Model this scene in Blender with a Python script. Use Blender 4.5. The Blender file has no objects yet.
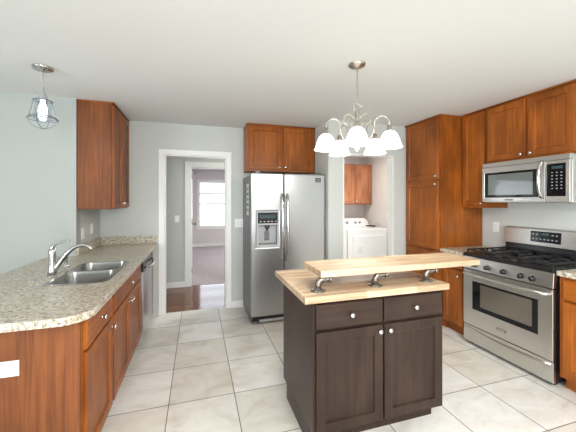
import bpy, bmesh, math, random
from mathutils import Vector, Matrix
random.seed(7)
S = bpy.context.scene
COL = S.collection
PI = math.pi

# ------------------------------------------------------------------ camera, world, lights, exposure
cam_d = bpy.data.cameras.new('camera'); cam = bpy.data.objects.new('camera', cam_d); COL.objects.link(cam)
cam_d.sensor_width = 36; cam_d.lens = 298.84 * 36 / 576
cam_d.shift_y = -(216 - 200.77) / 576
cam_d.clip_start = 0.05
cam.location = (0, 0, 1.449); cam.rotation_euler = (PI / 2, 0, -math.radians(16.864))
S.camera = cam
S.view_settings.view_transform = 'Standard'; S.view_settings.look = 'None'
S.view_settings.gamma = 1; S.view_settings.exposure = -0.07
S.cycles.use_denoising = True
S.cycles.sample_clamp_indirect = 8
S.cycles.max_bounces = 10; S.cycles.diffuse_bounces = 6

W = bpy.data.worlds.new('daylight'); S.world = W; W.use_nodes = True
bg = W.node_tree.nodes['Background']
bg.inputs['Color'].default_value = (0.86, 0.93, 1.0, 1); bg.inputs['Strength'].default_value = 5

def area(name, loc, rot, sx, sy, power, col=(1, 1, 1)):
    d = bpy.data.lights.new(name, 'AREA'); d.shape = 'RECTANGLE'; d.size = sx; d.size_y = sy
    d.energy = power; d.color = col
    o = bpy.data.objects.new(name, d); o.location = loc; o.rotation_euler = rot; COL.objects.link(o); return o
area('daylight_dining_window', (-5.35, -2.0, 1.45), (0, -PI / 2, 0), 1.5, 2.4, 165, (0.90, 0.95, 1.0))
area('daylight_patio_door', (-0.1, -3.3, 1.2), (PI / 2, 0, 0), 2.4, 2.1, 105, (0.96, 0.975, 1.0))
area('fill_kitchen_rear', (0.9, -0.8, 2.40), (0, 0, 0), 0.9, 0.9, 135, (1.0, 0.99, 0.97))  # added fill behind the camera, lifts the floor and right wall
area('ceiling_lamp_laundry', (2.6, 4.5, 2.42), (0, 0, 0), 0.5, 0.5, 25, (1.0, 0.95, 0.92))
area('fill_bedroom', (1.6, 7.2, 2.42), (0, 0, 0), 0.6, 0.6, 75, (1.0, 0.98, 0.98))  # unseen fill added to help the window light the bedroom
area('fill_hall', (1.2, 4.7, 2.42), (0, 0, 0), 0.3, 0.3, 22, (1.0, 0.97, 0.92))  # unseen fill added to brighten the hall walls

# ------------------------------------------------------------------ materials
def mat(name):
    m = bpy.data.materials.new(name); m.use_nodes = True
    return m, m.node_tree, m.node_tree.nodes['Principled BSDF']
def plain(name, col, rough=0.5, metal=0.0, spec=0.5, emit=0, coat=0):
    m, t, p = mat(name)
    p.inputs['Base Color'].default_value = (*col, 1); p.inputs['Roughness'].default_value = rough
    p.inputs['Metallic'].default_value = metal; p.inputs['Specular IOR Level'].default_value = spec
    p.inputs['Coat Weight'].default_value = coat
    if emit:
        p.inputs['Emission Color'].default_value = (*col, 1); p.inputs['Emission Strength'].default_value = emit
    return m
def node(t, kind, **kw):
    n = t.nodes.new(kind)
    for k, v in kw.items():
        if k in n.inputs: n.inputs[k].default_value = v
        else: setattr(n, k, v)
    return n
def ramp(t, fac, stops):
    r = t.nodes.new('ShaderNodeValToRGB'); e = r.color_ramp.elements
    while len(e) < len(stops): e.new(0.5)
    for q, (pos, c) in zip(e, stops): q.position = pos; q.color = (*c, 1)
    t.links.new(fac, r.inputs[0]); return r
def coords(t, scale=(1, 1, 1), loc=(0, 0, 0), jitter=True):
    tc = t.nodes.new('ShaderNodeTexCoord'); mp = t.nodes.new('ShaderNodeMapping')
    mp.inputs['Scale'].default_value = scale; mp.inputs['Location'].default_value = loc
    src = tc.outputs['Object']
    if jitter:
        oi = t.nodes.new('ShaderNodeObjectInfo'); mu = node(t, 'ShaderNodeMath', operation='MULTIPLY')
        mu.inputs[1].default_value = 37.0
        t.links.new(oi.outputs['Random'], mu.inputs[0])
        ad = node(t, 'ShaderNodeVectorMath', operation='ADD')
        t.links.new(src, ad.inputs[0]); t.links.new(mu.outputs[0], ad.inputs[1]); src = ad.outputs[0]
    t.links.new(src, mp.inputs['Vector']); return mp.outputs[0]
def mix(t, fac, a, b, blend='MIX'):
    m = t.nodes.new('ShaderNodeMix'); m.data_type = 'RGBA'; m.blend_type = blend
    for s, v in ((m.inputs[0], fac), (m.inputs[6], a), (m.inputs[7], b)):
        if hasattr(v, 'links'): t.links.new(v, s)
        elif isinstance(v, tuple): s.default_value = (*v, 1)
        else: s.default_value = v
    return m.outputs[2]
def wood(name, dark, mid, light, rough, horiz=False, coat=0.04, fine=1.0):
    m, t, p = mat(name)
    sc = (1.2, 26, 26) if horiz else (26, 26, 1.2)
    n1 = node(t, 'ShaderNodeTexNoise', Scale=1.6 * fine, Detail=5.0, Roughness=0.6, Distortion=0.6)
    t.links.new(coords(t, sc), n1.inputs['Vector'])
    r1 = ramp(t, n1.outputs[0], [(0.25, dark), (0.5, mid), (0.78, light)])
    n2 = node(t, 'ShaderNodeTexNoise', Scale=4.0, Detail=2.0)
    t.links.new(coords(t, (1, 1, 0.5)), n2.inputs['Vector'])
    r2 = ramp(t, n2.outputs[0], [(0.3, (0.62, 0.60, 0.58)), (0.7, (1.22, 1.24, 1.28))])
    t.links.new(mix(t, 1.0, r1.outputs[0], r2.outputs[0], 'MULTIPLY'), p.inputs['Base Color'])
    p.inputs['Roughness'].default_value = rough; p.inputs['Specular IOR Level'].default_value = 0.28; p.inputs['Coat Weight'].default_value = coat
    p.inputs['Coat Roughness'].default_value = 0.25
    return m
M = {}
M['cherry'] = wood('cherry_wood', (0.185, 0.045, 0.006), (0.285, 0.079, 0.010), (0.385, 0.122, 0.019), 0.38)
M['cherry_h'] = wood('cherry_wood_horizontal', (0.185, 0.045, 0.006), (0.285, 0.079, 0.010), (0.385, 0.122, 0.019), 0.38, True)
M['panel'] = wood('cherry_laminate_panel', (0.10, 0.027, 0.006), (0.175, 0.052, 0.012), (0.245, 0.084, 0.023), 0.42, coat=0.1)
M['espresso'] = wood('espresso_wood', (0.020, 0.010, 0.0065), (0.033, 0.0175, 0.0115), (0.048, 0.027, 0.018), 0.36)
M['espresso_h'] = wood('espresso_wood_horizontal', (0.020, 0.010, 0.0065), (0.033, 0.0175, 0.0115), (0.048, 0.027, 0.018), 0.36, True)
M['toe'] = plain('dark_toe_kick', (0.02, 0.012, 0.01), 0.6)

def steel(name, col, rough, axis):
    m, t, p = mat(name)
    sc = [2, 2, 2]
    for i in range(3):
        if i != axis: sc[i] = 160
    n = node(t, 'ShaderNodeTexNoise', Scale=1.5, Detail=3.0)
    t.links.new(coords(t, tuple(sc)), n.inputs['Vector'])
    r = ramp(t, n.outputs[0], [(0.3, tuple(c * 0.95 for c in col)), (0.7, tuple(min(1, c * 1.04) for c in col))])
    t.links.new(r.outputs[0], p.inputs['Base Color'])
    p.inputs['Metallic'].default_value = 1; p.inputs['Roughness'].default_value = rough
    return m
M['steel'] = steel('brushed_steel', (0.64, 0.63, 0.60), 0.28, 0)
M['steel_v'] = steel('brushed_steel_vertical', (0.49, 0.49, 0.495), 0.30, 2)
M['sink'] = steel('satin_sink_steel', (0.42, 0.415, 0.40), 0.22, 1)
M['chrome'] = plain('polished_nickel', (0.60, 0.59, 0.58), 0.16, 1)
M['nickel'] = plain('brushed_nickel', (0.55, 0.50, 0.44), 0.3, 1)
M['iron'] = plain('pipe_iron', (0.25, 0.225, 0.195), 0.34, 0.9)
M['black'] = plain('black_enamel', (0.012, 0.012, 0.013), 0.22)
M['castiron'] = plain('cast_iron', (0.014, 0.014, 0.015), 0.38)
M['glass_black'] = plain('black_glass', (0.008, 0.008, 0.009), 0.05, 0, 0.3)
M['oven_glass'] = plain('oven_window_glass', (0.10, 0.085, 0.065), 0.06, 0, 1.0, 0, 0.6)
M['mw_glass'] = plain('microwave_window_glass', (0.13, 0.15, 0.145), 0.08, 0, 0.8, 0, 0.5)
M['side_grey'] = plain('painted_grey_steel', (0.13, 0.135, 0.14), 0.35, 0.3)
M['grey_plastic'] = plain('grey_plastic', (0.36, 0.365, 0.37), 0.4)
M['dark_plastic'] = plain('dark_plastic', (0.05, 0.055, 0.06), 0.35)
M['mark'] = plain('pale_printed_marks', (0.34, 0.35, 0.36), 0.5)
M['lcd'] = plain('display_lcd', (0.03, 0.06, 0.065), 0.25)
M['white'] = plain('white_gloss_paint', (0.78, 0.78, 0.76), 0.4)
M['plastic'] = plain('white_plastic', (0.80, 0.80, 0.78), 0.35)
M['slot'] = plain('outlet_slots', (0.06, 0.06, 0.06), 0.5)
M['appliance'] = plain('white_appliance_enamel', (0.90, 0.90, 0.89), 0.25)
M['paper'] = plain('white_paper', (0.75, 0.76, 0.76), 0.7)
M['rubber'] = plain('black_rubber', (0.02, 0.02, 0.02), 0.6)

def paint(name, col, bump=0.04, scale=90, rough=0.75):
    m, t, p = mat(name)
    p.inputs['Base Color'].default_value = (*col, 1); p.inputs['Roughness'].default_value = rough
    p.inputs['Specular IOR Level'].default_value = 0.25
    n = node(t, 'ShaderNodeTexNoise', Scale=scale, Detail=3.0); t.links.new(coords(t, jitter=False), n.inputs['Vector'])
    b = node(t, 'ShaderNodeBump', Strength=bump, Distance=0.01)
    t.links.new(n.outputs[0], b.inputs['Height']); t.links.new(b.outputs[0], p.inputs['Normal'])
    return m
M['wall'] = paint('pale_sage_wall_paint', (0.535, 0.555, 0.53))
M['wall_dimmed'] = paint('dimmed_sage_wall_paint', (0.40, 0.425, 0.405))  # same paint as the kitchen walls, darkened to offset the daylight there
M['wall_warm_cast'] = paint('warm_cast_laundry_paint', (0.72, 0.68, 0.645))  # pinkish cast of the lit room put into the wall colour
M['wall_bed'] = paint('pale_mauve_bedroom_paint', (0.66, 0.625, 0.63))
M['ceiling'] = paint('textured_ceiling_paint', (0.69, 0.70, 0.695), 0.10, 40, 0.9)

def granite():
    m, t, p = mat('speckled_granite_laminate')
    n = node(t, 'ShaderNodeTexNoise', Scale=50.0, Detail=5.0, Roughness=0.75); t.links.new(coords(t, jitter=False), n.inputs['Vector'])
    r = ramp(t, n.outputs[0], [(0.36, (0.09, 0.07, 0.05)), (0.45, (0.36, 0.30, 0.21)), (0.52, (0.56, 0.52, 0.44)), (0.66, (0.70, 0.68, 0.61))])
    n2 = node(t, 'ShaderNodeTexNoise', Scale=9.0, Detail=3.0); t.links.new(coords(t, jitter=False), n2.inputs['Vector'])
    r2 = ramp(t, n2.outputs[0], [(0.35, (0.88, 0.85, 0.80)), (0.65, (1.0, 1.0, 1.0))])
    v = node(t, 'ShaderNodeTexVoronoi', Scale=95.0); t.links.new(coords(t, jitter=False), v.inputs['Vector'])
    r3 = ramp(t, v.outputs['Distance'], [(0.10, (0.55, 0.5, 0.45)), (0.22, (1, 1, 1))])
    c = mix(t, 1.0, r.outputs[0], r2.outputs[0], 'MULTIPLY'); c = mix(t, 0.6, c, r3.outputs[0], 'MULTIPLY')
    t.links.new(c, p.inputs['Base Color']); p.inputs['Roughness'].default_value = 0.28
    return m
M['granite'] = granite()

def tile():
    m, t, p = mat('beige_ceramic_floor_tile')
    b = node(t, 'ShaderNodeTexBrick', offset=0.0, squash=1.0)
    b.inputs['Scale'].default_value = 1; b.inputs['Brick Width'].default_value = 0.4617; b.inputs['Row Height'].default_value = 0.472
    b.inputs['Mortar Size'].default_value = 0.0034; b.inputs['Mortar Smooth'].default_value = 0.1; b.inputs['Bias'].default_value = 0
    b.inputs['Color1'].default_value = (0.64, 0.615, 0.555, 1); b.inputs['Color2'].default_value = (0.79, 0.79, 0.77, 1)
    b.inputs['Mortar'].default_value = (0.16, 0.14, 0.12, 1)
    t.links.new(coords(t, loc=(0.195, -1.80 + 0.472 * 10, 0), jitter=False), b.inputs['Vector'])
    n = node(t, 'ShaderNodeTexNoise', Scale=3.2, Detail=7.0, Roughness=0.62, Distortion=0.8); t.links.new(coords(t, (1, 1.6, 1), jitter=False), n.inputs['Vector'])
    r = ramp(t, n.outputs[0], [(0.3, (0.80, 0.76, 0.70)), (0.48, (0.97, 0.95, 0.92)), (0.66, (1.07, 1.07, 1.07))])
    t.links.new(mix(t, 1.0, b.outputs[0], r.outputs[0], 'MULTIPLY'), p.inputs['Base Color'])
    p.inputs['Roughness'].default_value = 0.36
    bp = node(t, 'ShaderNodeBump', Strength=0.35, Distance=0.004, invert=True)
    t.links.new(b.outputs['Fac'], bp.inputs['Height']); t.links.new(bp.outputs[0], p.inputs['Normal'])
    return m
M['tile'] = tile()

def planks(name, c1, c2, mortar, w, h, rough, ms=0.0015, loc=(0, 0, 0), grain=0.6, swap=False):
    m, t, p = mat(name)
    b = node(t, 'ShaderNodeTexBrick', offset=0.42, offset_frequency=2)
    b.inputs['Scale'].default_value = 1; b.inputs['Brick Width'].default_value = w; b.inputs['Row Height'].default_value = h
    b.inputs['Mortar Size'].default_value = ms; b.inputs['Mortar Smooth'].default_value = 0.2
    b.inputs['Color1'].default_value = (*c1, 1); b.inputs['Color2'].default_value = (*c2, 1); b.inputs['Mortar'].default_value = (*mortar, 1)
    t.links.new(coords(t, loc=loc, jitter=False), b.inputs['Vector'])
    n = node(t, 'ShaderNodeTexNoise', Scale=2.0, Detail=6.0, Distortion=0.5); t.links.new(coords(t, (2.0, 26, 26), jitter=False), n.inputs['Vector'])
    r = ramp(t, n.outputs[0], [(0.3, (0.72, 0.66, 0.58)), (0.6, (1.06, 1.05, 1.03))])
    t.links.new(mix(t, grain, b.outputs[0], r.outputs[0], 'MULTIPLY'), p.inputs['Base Color'])
    p.inputs['Roughness'].default_value = rough
    return m
M['butcher'] = planks('maple_butcher_block', (0.42, 0.285, 0.175), (0.64, 0.51, 0.36), (0.33, 0.21, 0.12), 0.36, 0.042, 0.38, 0.0011, (0.13, 0.02, 0.011), 1.0)
M['hall_wood'] = planks('dark_walnut_floor_planks', (0.12, 0.042, 0.018), (0.18, 0.068, 0.030), (0.015, 0.007, 0.004), 0.95, 0.125, 0.10, 0.003)
def carpet():
    m, t, p = mat('mauve_beige_carpet')
    n = node(t, 'ShaderNodeTexNoise', Scale=14.0, Detail=8.0, Roughness=0.8); t.links.new(coords(t, (1, 1.8, 1), jitter=False), n.inputs['Vector'])
    r = ramp(t, n.outputs[0], [(0.3, (0.25, 0.21, 0.215)), (0.7, (0.50, 0.45, 0.46))])
    t.links.new(r.outputs[0], p.inputs['Base Color']); p.inputs['Roughness'].default_value = 0.95
    bp = node(t, 'ShaderNodeBump', Strength=0.5, Distance=0.01); t.links.new(n.outputs[0], bp.inputs['Height']); t.links.new(bp.outputs[0], p.inputs['Normal'])
    return m
M['carpet'] = carpet()
def thin_glass(name, tint, gloss):
    m = bpy.data.materials.new(name); m.use_nodes = True; t = m.node_tree; t.nodes.clear()
    o = t.nodes.new('ShaderNodeOutputMaterial'); a = t.nodes.new('ShaderNodeBsdfTransparent'); a.inputs[0].default_value = (*tint, 1)
    g = t.nodes.new('ShaderNodeBsdfGlossy'); g.inputs['Roughness'].default_value = 0.05
    x = t.nodes.new('ShaderNodeMixShader'); x.inputs[0].default_value = gloss
    t.links.new(a.outputs[0], x.inputs[1]); t.links.new(g.outputs[0], x.inputs[2]); t.links.new(x.outputs[0], o.inputs[0]); return m
M['pane'] = thin_glass('window_glass', (0.97, 0.98, 1.0), 0.06)
M['jar'] = thin_glass('clear_jar_glass', (0.90, 0.94, 0.98), 0.16)
def lampglass(name, strength, col):
    m, t, p = mat(name)
    p.inputs['Base Color'].default_value = (0.9, 0.89, 0.86, 1); p.inputs['Roughness'].default_value = 0.3
    p.inputs['Emission Color'].default_value = (*col, 1); p.inputs['Emission Strength'].default_value = strength
    return m
M['shade'] = lampglass('lit_frosted_shade', 1.7, (1.0, 0.97, 0.92))
M['bulb'] = lampglass('lit_warm_bulb', 12, (1.0, 0.93, 0.82))
M['bulb_cool'] = lampglass('lit_cool_bulb', 14, (0.88, 0.94, 1.0))

# ------------------------------------------------------------------ mesh helpers
class B:
    def __init__(s): s.bm = bmesh.new()
    def face(s, pts, smooth=False):
        f = s.bm.faces.new([s.bm.verts.new(p) for p in pts]); f.smooth = smooth; return f
    def box(s, x0, x1, y0, y1, z0, z1):
        v = [s.bm.verts.new(p) for p in ((x0,y0,z0),(x1,y0,z0),(x1,y1,z0),(x0,y1,z0),(x0,y0,z1),(x1,y0,z1),(x1,y1,z1),(x0,y1,z1))]
        for q in ((3,2,1,0),(4,5,6,7),(0,1,5,4),(1,2,6,5),(2,3,7,6),(3,0,4,7)): s.bm.faces.new([v[i] for i in q])
        return s
    def loops(s, rings, cap0=True, cap1=True, smooth=True, closed=False):
        R = [[s.bm.verts.new(p) for p in r] for r in rings]; n = len(R[0])
        pairs = list(zip(R, R[1:])) + ([(R[-1], R[0])] if closed else [])
        for a, b in pairs:
            for i in range(n):
                f = s.bm.faces.new((a[i], a[(i+1) % n], b[(i+1) % n], b[i])); f.smooth = smooth
        if not closed:
            if cap0: s.bm.faces.new(R[0][::-1])
            if cap1: s.bm.faces.new(R[-1])
        return s
    def lathe(s, prof, c=(0,0,0), axis='z', n=20, cap0=True, cap1=True, smooth=True):
        rings = []
        for r, h in prof:
            ring = []
            for i in range(n):
                a = 2*PI*i/n; u, w = r*math.cos(a), r*math.sin(a)
                p = {'z': (u, w, h), '-y': (u, -h, w), '-x': (-h, w, u), 'x': (h, u, w), 'y': (w, h, u)}[axis]
                ring.append((c[0]+p[0], c[1]+p[1], c[2]+p[2]))
            rings.append(ring)
        return s.loops(rings, cap0, cap1, smooth)
    def tube(s, pts, r, n=8, closed=False, cap=True):
        P = [Vector(p) for p in pts]; k = len(P); rings = []; prev = None
        rr = r if isinstance(r, (list, tuple)) else [r]*k
        for i in range(k):
            if closed: tdir = P[(i+1) % k]-P[i-1]
            else: tdir = P[min(i+1, k-1)]-P[max(i-1, 0)]
            tdir.normalize()
            if prev is None:
                up = Vector((0,0,1)) if abs(tdir.z) < 0.9 else Vector((1,0,0))
                a = tdir.cross(up).normalized()
            else: a = (prev - tdir*prev.dot(tdir)).normalized()
            prev = a; b = tdir.cross(a)
            rings.append([P[i]+(a*math.cos(2*PI*j/n)+b*math.sin(2*PI*j/n))*rr[i] for j in range(n)])
        return s.loops(rings, cap, cap, True, closed)
    def prism(s, outline, z0, z1, smooth=False):
        return s.loops([[(x, y, z0) for x, y in outline], [(x, y, z1) for x, y in outline]], smooth=smooth)
    def door(s, x0, x1, z0, z1, yb=0.0, t=0.02, fw=0.055, rec=0.011, sl=0.006):
        f = yb-t
        def rect(i, y): return [(x0+i, y, z0+i), (x1-i, y, z0+i), (x1-i, y, z1-i), (x0+i, y, z1-i)]
        return s.loops([rect(0, yb), rect(0, f+0.002), rect(0.002, f), rect(fw, f), rect(fw+sl, f+rec)], smooth=False)
    def slab(s, x0, x1, z0, z1, yb=0.0, t=0.02, ch=0.006):
        f = yb-t
        def rect(i, y): return [(x0+i, y, z0+i), (x1-i, y, z0+i), (x1-i, y, z1-i), (x0+i, y, z1-i)]
        return s.loops([rect(0, yb), rect(0, f+ch), rect(ch, f)], smooth=False)
def rrect(x0, x1, y0, y1, r, n=6):
    out = []
    for cx, cy, a0 in ((x1-r, y0+r, -PI/2), (x1-r, y1-r, 0), (x0+r, y1-r, PI/2), (x0+r, y0+r, PI)):
        for i in range(n+1):
            a = a0+PI/2*i/n; out.append((cx+r*math.cos(a), cy+r*math.sin(a)))
    return out
def link(name, me, m, parent=None):
    me.materials.clear(); me.materials.append(m)
    o = bpy.data.objects.new(name, me); COL.objects.link(o)
    if parent: o.parent = parent
    return o
def obj(name, b, m, parent=None, bevel=0.0, loc=None):
    bmesh.ops.recalc_face_normals(b.bm, faces=b.bm.faces[:])
    me = bpy.data.meshes.new(name); b.bm.to_mesh(me); b.bm.free()
    o = link(name, me, M[m], parent)
    if loc: o.location = loc
    if bevel:
        d = o.modifiers.new('bevel', 'BEVEL'); d.width = bevel; d.segments = 2; d.limit_method = 'ANGLE'; d.angle_limit = math.radians(50)
    return o
def plate(name, outer, holes, lo, hi, m, parent=None, plane='xy', bevel=0.0):
    """an outline with holes, made solid between lo and hi (one mesh)"""
    cu = bpy.data.curves.new('tmp', 'CURVE'); cu.dimensions = '2D'; cu.fill_mode = 'BOTH'; cu.extrude = (hi-lo)/2
    for pts in [outer]+holes:
        sp = cu.splines.new('POLY'); sp.points.add(len(pts)-1); sp.use_cyclic_u = True
        for q, (a, c) in zip(sp.points, pts): q.co = (a, c, 0, 1)
    tmp = bpy.data.objects.new('tmp', cu); COL.objects.link(tmp)
    dg = bpy.context.evaluated_depsgraph_get(); me = bpy.data.meshes.new_from_object(tmp.evaluated_get(dg))
    bpy.data.objects.remove(tmp); bpy.data.curves.remove(cu)
    mid = (lo+hi)/2
    for v in me.vertices:
        a, c, d = v.co
        v.co = (a, c, mid+d) if plane == 'xy' else ((a, mid+d, c) if plane == 'xz' else (mid+d, a, c))
    b = bmesh.new(); b.from_mesh(me); bmesh.ops.remove_doubles(b, verts=b.verts[:], dist=1e-5)
    bmesh.ops.recalc_face_normals(b, faces=b.faces[:])
    for f in b.faces: f.smooth = False
    b.to_mesh(me); b.free(); me.name = name
    o = link(name, me, M[m], parent)
    if bevel:
        d = o.modifiers.new('bevel', 'BEVEL'); d.width = bevel; d.segments = 2; d.limit_method = 'ANGLE'; d.angle_limit = math.radians(50)
    return o
def thing(name, label, cat, loc=(0, 0, 0), rz=0.0, group=None):
    o = bpy.data.objects.new(name, None); COL.objects.link(o); o.location = loc; o.rotation_euler = (0, 0, rz)
    o.empty_display_size = 0.1
    return tag(o, label, cat, group)
def tag(o, label, cat, group=None):
    o['label'] = label; o['category'] = cat
    if group: o['group'] = group
    return o
def struct(o, label, cat):
    o['kind'] = 'structure'; return tag(o, label, cat)
def arc(c, r, a0, a1, n, plane='xz'):
    out = []
    for i in range(n+1):
        a = a0+(a1-a0)*i/n; u, w = r*math.cos(a), r*math.sin(a)
        out.append((c[0]+u, c[1], c[2]+w) if plane == 'xz' else ((c[0]+u, c[1]+w, c[2]) if plane == 'xy' else (c[0], c[1]+u, c[2]+w)))
    return out
def bez(p0, p1, p2, p3, n=10):
    out = []
    for i in range(n+1):
        t = i/n; q = 1-t
        out.append(tuple(q**3*a+3*q*q*t*b+3*q*t*t*c+t**3*d for a, b, c, d in zip(p0, p1, p2, p3)))
    return out

# ------------------------------------------------------------------ the setting
CE = 2.44; LW = -1.122; BW = 4.10; WY = 3.36; RW = 3.27; AX = 1.536
struct(obj('floor', B().box(-5.6, 3.4, -3.6, 4.15, -0.05, 0), 'tile'), 'beige square ceramic tile floor of the kitchen with dark grout', 'floor')
struct(obj('floor_laundry', B().box(1.65, 3.6, 4.15, 5.9, -0.05, 0), 'tile'), 'tiled floor of the laundry room behind the kitchen', 'floor')
struct(obj('floor_hall', B().box(-1.3, 1.65, 4.15, 5.36, -0.05, 0), 'hall_wood'), 'dark glossy wood plank floor of the hall beyond the doorway', 'floor')
struct(obj('floor_bedroom', B().box(-1.6, 3.2, 5.36, 9.9, -0.05, 0.004), 'carpet'), 'mauve beige carpet of the bedroom across the hall', 'carpet')
struct(obj('ceiling', B().box(-5.6, 3.6, -3.6, 9.9, CE, CE+0.05), 'ceiling'), 'off white textured ceiling', 'ceiling')
def wall(name, a0, a1, lo, hi, m, label, plane='xz', holes=(), notches=(), cat='wall'):
    out = [(a0, 0)]
    for n0, n1, zt in notches: out += [(n0, 0), (n0, zt), (n1, zt), (n1, 0)]
    out += [(a1, 0), (a1, CE), (a0, CE)]
    hs = [[(h0, z0), (h1, z0), (h1, z1), (h0, z1)] for h0, h1, z0, z1 in holes]
    return struct(plate(name, out, hs, lo, hi, m, plane=plane), label, cat)
wall('wall_dining', -5.5, LW, WY, WY+0.11, 'wall_dimmed', 'darkened sage dining room wall left of the peninsula')
wall('wall_left', WY+0.11, BW, LW-0.12, LW, 'wall', 'short grey kitchen wall under the left wall cabinet', plane='yz')
wall('wall_back', LW-0.12, AX, BW, BW+0.11, 'wall', 'grey back wall with the hall doorway', notches=[(-0.405, 0.375, 2.04)])
wall('wall_alcove', WY+0.11, 5.9, AX, AX+0.11, 'wall', 'side wall of the refrigerator alcove', plane='yz')
wall('wall_laundry', AX, RW, WY, WY+0.11, 'wall', 'grey wall around the laundry room opening', notches=[(1.735, 2.47, 2.04)])
wall('wall_right', -3.5, WY+0.11, RW, RW+0.12, 'wall', 'grey wall behind the range', plane='yz')
wall('wall_rear', -5.5, RW, -3.6, -3.5, 'wall_dimmed', 'rear wall with patio doors', notches=[(-1.3, 1.1, 2.1)])
wall('wall_west', -3.5, WY, -5.6, -5.5, 'wall_dimmed', 'far dining room wall with a window', plane='yz', holes=[(-3.2, -0.8, 0.7, 2.2)])
wall('wall_laundry_right', WY+0.11, 5.9, 3.5, 3.6, 'wall_warm_cast', 'right wall of the laundry room, warm light tinted in', plane='yz')
wall('wall_laundry_back', AX+0.11, 3.5, 5.8, 5.9, 'wall_warm_cast', 'back wall of the laundry room, warm light tinted in')
wall('wall_hall_left', BW+0.11, 5.31, -1.4, -1.3, 'wall', 'left end wall of the hall', plane='yz')
wall('wall_hall', -1.4, AX, 5.31, 5.41, 'wall', 'grey hall wall with the bedroom doorway', notches=[(-0.112, 0.66, 2.02)])
wall('wall_bedroom', -1.5, 3.1, 9.77, 9.87, 'wall_bed', 'pale mauve bedroom wall with the window', holes=[(0.045, 1.15, 0.62, 2.05)])
wall('wall_bedroom_left', 5.41, 9.77, -1.6, -1.5, 'wall_bed', 'left wall of the bedroom', plane='yz')
wall('wall_bedroom_right', 5.9, 9.77, 3.1, 3.2, 'wall_bed', 'right wall of the bedroom', plane='yz')

def u_trim(name, x0, x1, zt, w, y0, y1, label, m='white'):
    out = [(x0-w, 0), (x0, 0), (x0, zt), (x1, zt), (x1, 0), (x1+w, 0), (x1+w, zt+w), (x0-w, zt+w)]
    return struct(plate(name, out, [], y0, y1, m, plane='xz', bevel=0.003), label, 'door trim')
u_trim('trim_1', -0.405, 0.375, 2.04, 0.065, BW-0.016, BW, 'white casing around the hall doorway')
u_trim('trim_2', -0.389, 0.359, 2.024, 0.0155, BW, BW+0.11, 'white jamb lining the hall doorway')
u_trim('trim_3', -0.112, 0.66, 2.02, 0.09, 5.294, 5.31, 'white casing around the bedroom doorway')
u_trim('trim_4', -0.097, 0.645, 2.005, 0.0145, 5.31, 5.41, 'white jamb lining the bedroom doorway')
u_trim('lit_edge_trim', 1.75, 2.455, 2.025, 0.0145, WY-0.004, WY+0.114, 'white strip for the lit drywall edge of the laundry opening')  # white stands in for bright light on the bare drywall return
def base(name, *box, label='white baseboard'):
    struct(obj(name, B().box(*box), 'white', bevel=0.003), label, 'baseboard')
base('baseboard_back', 0.44, AX, BW-0.013, BW, 0, 0.09, label='white baseboard between doorway and refrigerator')
base('baseboard_hall', -1.3, -0.202, 5.297, 5.31, 0, 0.09, label='white baseboard in the hall')
base('baseboard_bedroom', -1.5, 3.1, 9.755, 9.77, 0.004, 0.10, label='white baseboard under the bedroom window')
base('baseboard_laundry', 1.536, 1.735, WY-0.013, WY, 0, 0.09, label='white baseboard beside the laundry opening')
# bedroom window
win = thing('window_1', 'white bedroom window glowing with daylight', 'window', (0.045, 9.77, 0.62)); win['kind'] = 'structure'
def win_frame(b_w, parent, w, h):
    o = plate('window_casing', [(-0.06, -0.075), (w+0.06, -0.075), (w+0.06, h+0.06), (-0.06, h+0.06)], [[(0.005, 0.005), (w-0.005, 0.005), (w-0.005, h-0.005), (0.005, h-0.005)]], -0.018, 0, 'white', parent, 'xz', 0.003)
    plate('upper_sash', [(0.003, 0.70), (w-0.003, 0.70), (w-0.003, h-0.003), (0.003, h-0.003)], [[(0.04, 0.76), (w-0.04, 0.76), (w-0.04, 1.02), (0.04, 1.02)], [(0.04, 1.08), (w-0.04, 1.08), (w-0.04, h-0.04), (0.04, h-0.04)]], 0.045, 0.075, 'white', parent, 'xz')
    plate('lower_sash', [(0.003, 0.003), (w-0.003, 0.003), (w-0.003, 0.74), (0.003, 0.74)], [[(0.04, 0.045), (w-0.04, 0.045), (w-0.04, 0.70), (0.04, 0.70)]], 0.01, 0.04, 'white', parent, 'xz')
    obj('pane', B().box(0.03, w-0.03, 0.058, 0.062, 0.72, h-0.03), 'pane', parent)
    obj('pane', B().box(0.03, w-0.03, 0.023, 0.027, 0.03, 0.715), 'pane', parent)
win_frame(0, win, 1.105, 1.43)
# bedroom door leaf, swung open into the bedroom
dr = thing('door_1', 'white bedroom door swung open against the left side of its doorway', 'door', (-0.112, 5.42, 0)); dr['kind'] = 'structure'
b = B()
b.box(-0.018, 0.017, 0, 0.74, 0.01, 1.998); obj('door_leaf', b, 'white', dr, 0.003)
for z in (0.25, 1.10, 1.87):
    b = B(); b.box(0.017, 0.026, -0.012, 0.03, z-0.045, z+0.045); b.tube([(0.026, -0.008, z-0.05), (0.026, -0.008, z+0.05)], 0.007, 8)
    obj('hinge', b, 'nickel', dr)
obj('doorknob', B().lathe([(0.026, 0), (0.026, 0.006), (0.010, 0.010), (0.010, 0.03), (0.027, 0.04), (0.03, 0.055), (0.022, 0.068), (0, 0.07)], (0.017, 0.68, 1.0), 'x', 14), 'iron', dr)
tag(obj('wall_hook', B().lathe([(0.014, 0), (0.014, 0.006), (0.006, 0.010), (0.006, 0.03), (0.013, 0.036), (0.013, 0.044), (0, 0.046)], (-0.06, 9.77, 2.30), '-y', 10), 'iron'), 'small dark hook high on the bedroom wall left of the window', 'hook')

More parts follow.
